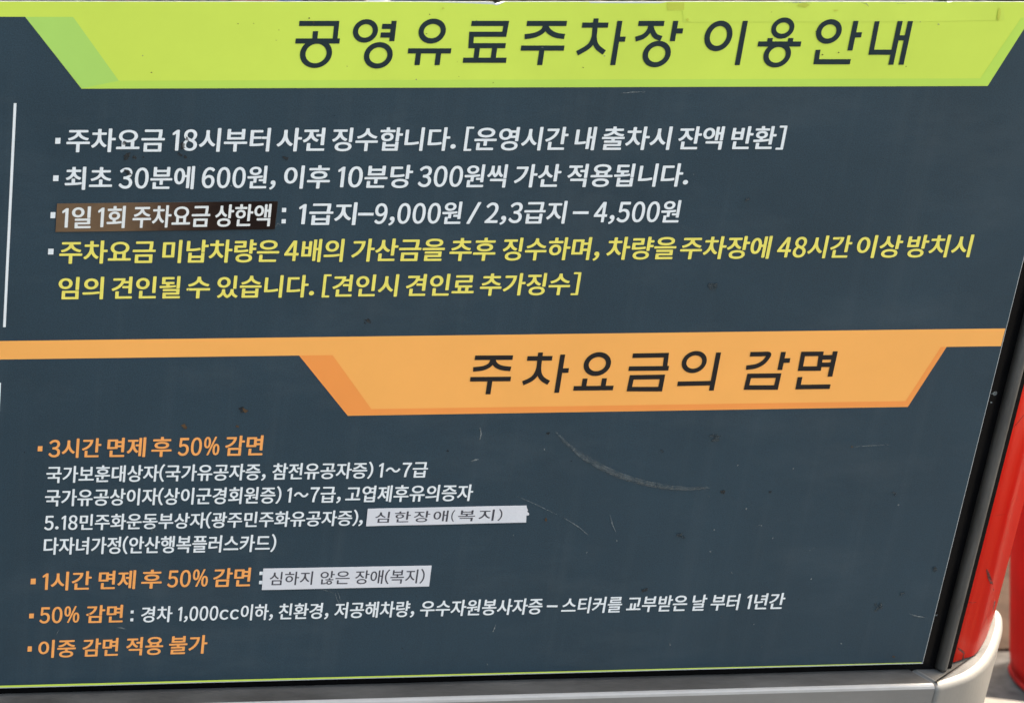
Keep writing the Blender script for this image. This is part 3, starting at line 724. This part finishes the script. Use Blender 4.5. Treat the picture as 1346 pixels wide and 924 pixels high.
# ================================================================== BEHIND THE STAND
tb_left = onz(1325.5, 878, 0)
v = (tb_left - CAM); v.z = 0; v.normalize(); rt = Vector((v.y, -v.x, 0)); rb_ = .15
cc = tb_left + rt * rb_
T = thing('red_tub', 'red tapered tub standing on the pavement to the right behind the stand', 'tub', (cc.x, cc.y, .004))
bm = bmesh.new(); lathe_bm(bm, [(rb_, .012), (rb_ + .004, .03), (rb_ + .082, .46), (rb_ + .080, .465), (rb_ + .072, .45), (rb_ - .01, .04)], (cc.x, cc.y, 0)); bm_obj('tub_body', bm, MT['red2'], T)
bm = bmesh.new(); lathe_bm(bm, [(rb_ - .02, .0045), (rb_ + .001, .0045), (rb_ + .0005, .006), (rb_ - .001, .0105), (rb_ - .02, .011)], (cc.x, cc.y, 0)); bm_obj('base_ring', bm, mat('dark_red_plastic', (.26, .012, .010), .7, noise=.3, scale=20, spec=.03), T)  # base ring in a darker red than the tub body
bm = bmesh.new(); lathe_bm(bm, [(rb_ + .076, .452), (rb_ + .092, .455), (rb_ + .094, .468), (rb_ + .088, .476), (rb_ + .074, .474), (rb_ + .072, .46), (rb_ + .076, .452)], (cc.x, cc.y, 0), caps=False); bm_obj('rolled_rim', bm, MT['red2'], T)

def colx(px_, Y): return at(px_, 2, Y).x
Mwall = mat('grey_render', (.10, .10, .085), .9, noise=.25, scale=6, bump=.5, bscale=40)
Mpale = mat('pale_concrete', (.30, .28, .24), .9, noise=.2, scale=5, bump=.5, bscale=40)
Mblue_c = mat('bluish_concrete', (.11, .135, .17), .9, noise=.2, scale=5, bump=.5, bscale=40)
Mtim = mat('dark_timber', (.07, .05, .03), .85, noise=.4, scale=10, stretch=(1, 1, .1))
Mleaf = [mat('leaf_dark', (.035, .055, .022), .6, noise=.4, scale=30), mat('leaf_olive', (.095, .080, .030), .6, noise=.4, scale=30), mat('leaf_green', (.05, .12, .03), .6, noise=.4, scale=30)]
def brick_mat():
    M = mat('red_brick', (.3, .12, .07), .9); n = M.node_tree.nodes; l = M.node_tree.links
    t = n.new('ShaderNodeTexBrick'); t.inputs['Color1'].default_value = (.30, .11, .06, 1); t.inputs['Color2'].default_value = (.22, .09, .055, 1); t.inputs['Mortar'].default_value = (.30, .27, .24, 1)
    t.inputs['Scale'].default_value = 4.5; t.inputs['Mortar Size'].default_value = .012
    tc = n.new('ShaderNodeTexCoord'); mp = n.new('ShaderNodeMapping'); mp.inputs['Rotation'].default_value = (math.pi / 2, 0, 0)
    l.new(tc.outputs['Object'], mp.inputs[0]); l.new(mp.outputs[0], t.inputs['Vector']); l.new(t.outputs[0], n['Principled BSDF'].inputs['Base Color'])
    return M
Mbrick = brick_mat()
def low_wall(name, label, px0, px1, Y, h, M, cap=True, cat='wall'):
    x0, x1 = colx(px0, Y), colx(px1, Y)
    t = thing(name, label, cat, ((x0 + x1) / 2, Y, 0))
    bm = bmesh.new(); box_bm(bm, x0, x1, Y, Y + .2, 0, h, .01); bm_obj('wall_body', bm, M, t)
    bm = bmesh.new(); box_bm(bm, x0 - .015, x1 + .015, Y - .03, Y + .23, h + .001, h + .07, .012); bm_obj('coping', bm, M, t)
    return t
def hedge(name, label, px0, px1, Y, h, M, dep=.5, n=1500):
    x0, x1 = colx(px0, Y), colx(px1, Y)
    t = thing(name, label, 'hedge' if x1 - x0 > .9 else 'shrub', ((x0 + x1) / 2, Y, 0))
    V = []; FF = []
    for k in range(n):
        fx = random.random(); edge = random.random()
        x = x0 + (x1 - x0) * fx; z = .08 + h * random.random() ** .7; y = Y + random.random() * dep
        if edge < .5: y = Y + random.uniform(-.03, .06)
        elif edge < .75: z = h + random.uniform(-.08, .04)
        c = Vector((x, y, z)); s = random.uniform(.03, .06)
        a = Vector((random.gauss(0, 1), random.gauss(0, 1), random.gauss(0, 1))).normalized(); b = a.orthogonal().normalized(); b.rotate(Matrix.Rotation(random.uniform(0, 6), 3, a))
        d = a.cross(b); i = len(V); V += [c - b * s, c + d * s * .45, c + b * s, c - d * s * .45]; FF.append([i, i + 1, i + 2, i + 3])
    mesh_obj('foliage', V, FF, M, t)
    bm = bmesh.new(); ns = max(2, int((x1 - x0) / .35))
    for k in range(ns):
        xx = x0 + (k + .5) * (x1 - x0) / ns
        R0 = [bm.verts.new((xx + .02 * math.cos(a), Y + dep / 2 + .02 * math.sin(a), 0)) for a in (0, 1.26, 2.51, 3.77, 5.03)]
        R1 = [bm.verts.new((xx + .03 + .008 * math.cos(a), Y + dep / 2 + .008 * math.sin(a), h * .8)) for a in (0, 1.26, 2.51, 3.77, 5.03)]
        for i in range(5): bm.faces.new((R0[i], R0[(i + 1) % 5], R1[(i + 1) % 5], R1[i]))
    bm_obj('stems', bm, Mtim, t)
    return t
low_wall('garden_wall', 'low grey olive rendered wall beyond the top left corner of the notice', -60, 139, 6.0, .98, Mwall)
hedge('shrub', 'small bright green shrub before the grey wall at top left', 90, 106, 5.6, .98, Mleaf[2], .18, 420)
low_wall('brick_wall', 'low red brick wall beyond the top edge left of the title', 141, 364, 6.4, .98, Mbrick)
hedge('hedge', 'dark brown-green hedge in front of the red brick wall', 178, 300, 5.7, 1.0, Mleaf[0], .4, 1500)
def drum(label, px0, px1, Y, col, nm):
    x0, x1 = colx(px0, Y), colx(px1, Y); r = (x1 - x0) / 2; c = ((x0 + x1) / 2, Y, 0)
    t = thing('barrel', label, 'barrel', c, 'barrels beyond the notice'); M = mat(nm, col, .4, noise=.15, scale=6)
    bm = bmesh.new(); lathe_bm(bm, [(r * .93, 0), (r * .97, .03), (r * .97, .3), (r, .32), (r, .35), (r * .97, .37), (r * .97, .63), (r, .65), (r, .68), (r * .97, .70), (r * .96, .93), (r * .9, .96)], c); bm_obj('barrel_body', bm, M, t)
    bm = bmesh.new(); lathe_bm(bm, [(r * .9, .961), (r * .99, .965), (r * .99, .995), (r * .9, 1.0), (r * .86, .985)], c); bm_obj('lid', bm, M, t)
drum('mid blue plastic barrel beyond the top edge beside the brick wall', 365, 396, 5.6, (.02, .06, .20), 'blue_plastic')
drum('dark navy plastic barrel beyond the top edge next to the blue one', 398, 429, 5.6, (.006, .012, .04), 'navy_plastic')
def wheelie(px0, px1, Y):
    x0, x1 = colx(px0, Y), colx(px1, Y); xc = (x0 + x1) / 2; hw = (x1 - x0) / 2 - .02
    t = thing('wheeled_bin', 'charcoal wheeled bin beyond the top edge beside the navy barrel', 'bin', (xc, Y, 0)); M = mat('charcoal_plastic', (.04, .042, .042), .5, noise=.2, scale=8)
    bm = bmesh.new(); q = [(hw * .8, .2, .06), (hw, .27, .88)]
    R = [[bm.verts.new((xc + sx * w_, Y + .27 + sy * d_, z)) for sx, sy in ((-1, -1), (1, -1), (1, 1), (-1, 1))] for w_, d_, z in q]
    for i in range(4): bm.faces.new((R[0][i], R[0][(i + 1) % 4], R[1][(i + 1) % 4], R[1][i]))
    bm.faces.new(R[0][::-1]); bm.faces.new(R[1]); bmesh.ops.bevel(bm, geom=list(bm.edges), offset=.02, segments=2, affect='EDGES'); bm_obj('bin_body', bm, M, t)
    bm = bmesh.new(); box_bm(bm, xc - hw - .015, xc + hw + .015, Y - .03, Y + .57, .885, .95, .02); bm_obj('lid', bm, M, t)
    for s in (-1, 1):
        bm = bmesh.new(); lathe_bm(bm, [(.03, -.02), (.09, -.02), (.1, 0), (.09, .02), (.03, .02)], (0, 0, 0), 20)
        for vv in bm.verts: vv.co = Vector((vv.co.z + xc + s * (hw * .8 + .03), vv.co.x + Y + .42, vv.co.y + .1))
        bm_obj('wheel', bm, MT['rubber'], t)
wheelie(431, 489, 5.5)
def bollard(px_, Y):
    x = colx(px_, Y); t = thing('bollard', 'white bollard beyond the top edge right of the charcoal bin', 'bollard', (x, Y, 0)); M = mat('white_paint', (.7, .7, .7), .5, noise=.1, scale=10)
    bm = bmesh.new(); lathe_bm(bm, [(.042, .02), (.042, .96), (.036, .985), (.02, .998), (.002, 1.0)], (x, Y, 0), 24); bm_obj('shaft', bm, M, t)
    bm = bmesh.new(); lathe_bm(bm, [(.075, .001), (.075, .012), (.05, .02), (.044, .03)], (x, Y, 0), 24); bm_obj('base_flange', bm, M, t)
bollard(497.5, 5.2)
low_wall('concrete_wall', 'low blue-grey concrete wall beyond the top edge above the title start', 512, 662, 6.2, .98, Mblue_c)
hedge('hedge', 'olive brown hedge beyond the top edge above the middle of the title', 666, 798, 5.8, 1.0, Mleaf[1], .45, 1700)
hedge('hedge', 'deep green hedge beyond the top edge, between the olive hedge and the timber planter', 801, 874, 5.7, 1.0, Mleaf[0], .4, 1000)
def planter(px0, px1, Y):
    x0, x1 = colx(px0, Y), colx(px1, Y); t = thing('planter', 'brown timber planter beyond the top edge next to the deep green hedge', 'planter', ((x0 + x1) / 2, Y, 0)); M = mat('brown_timber', (.15, .11, .06), .8, noise=.35, scale=8, stretch=(.15, 1, 1))
    bm = bmesh.new()
    for k in range(7): box_bm(bm, x0 + .03, x1 - .03, Y, Y + .5, .04 + k * .13, .16 + k * .13, .006)
    bm_obj('planter_boards', bm, M, t)
    bm = bmesh.new(); box_bm(bm, x0, x1, Y - .03, Y + .53, .951, .99, .006); bm_obj('top_rail', bm, M, t)
    for xx in (x0, x1 - .08):
        bm = bmesh.new(); box_bm(bm, xx, xx + .08, Y - .02, Y - .0005, 0, .95, .004); bm_obj('corner_post', bm, M, t)
planter(876, 1019, 5.6)
low_wall('concrete_wall', 'low pale sandy concrete wall beyond the top edge above the title end', 1021, 1298, 6.2, .98, Mpale)
hedge('shrub', 'dark shrub beyond the top right corner of the notice', 1302, 1400, 5.7, 1.0, Mleaf[0], .4, 1000)

bpy.data.objects.remove(_fo); bpy.data.curves.remove(_fc)
for o in bpy.data.objects:
    if '_w' in o: del o['_w']
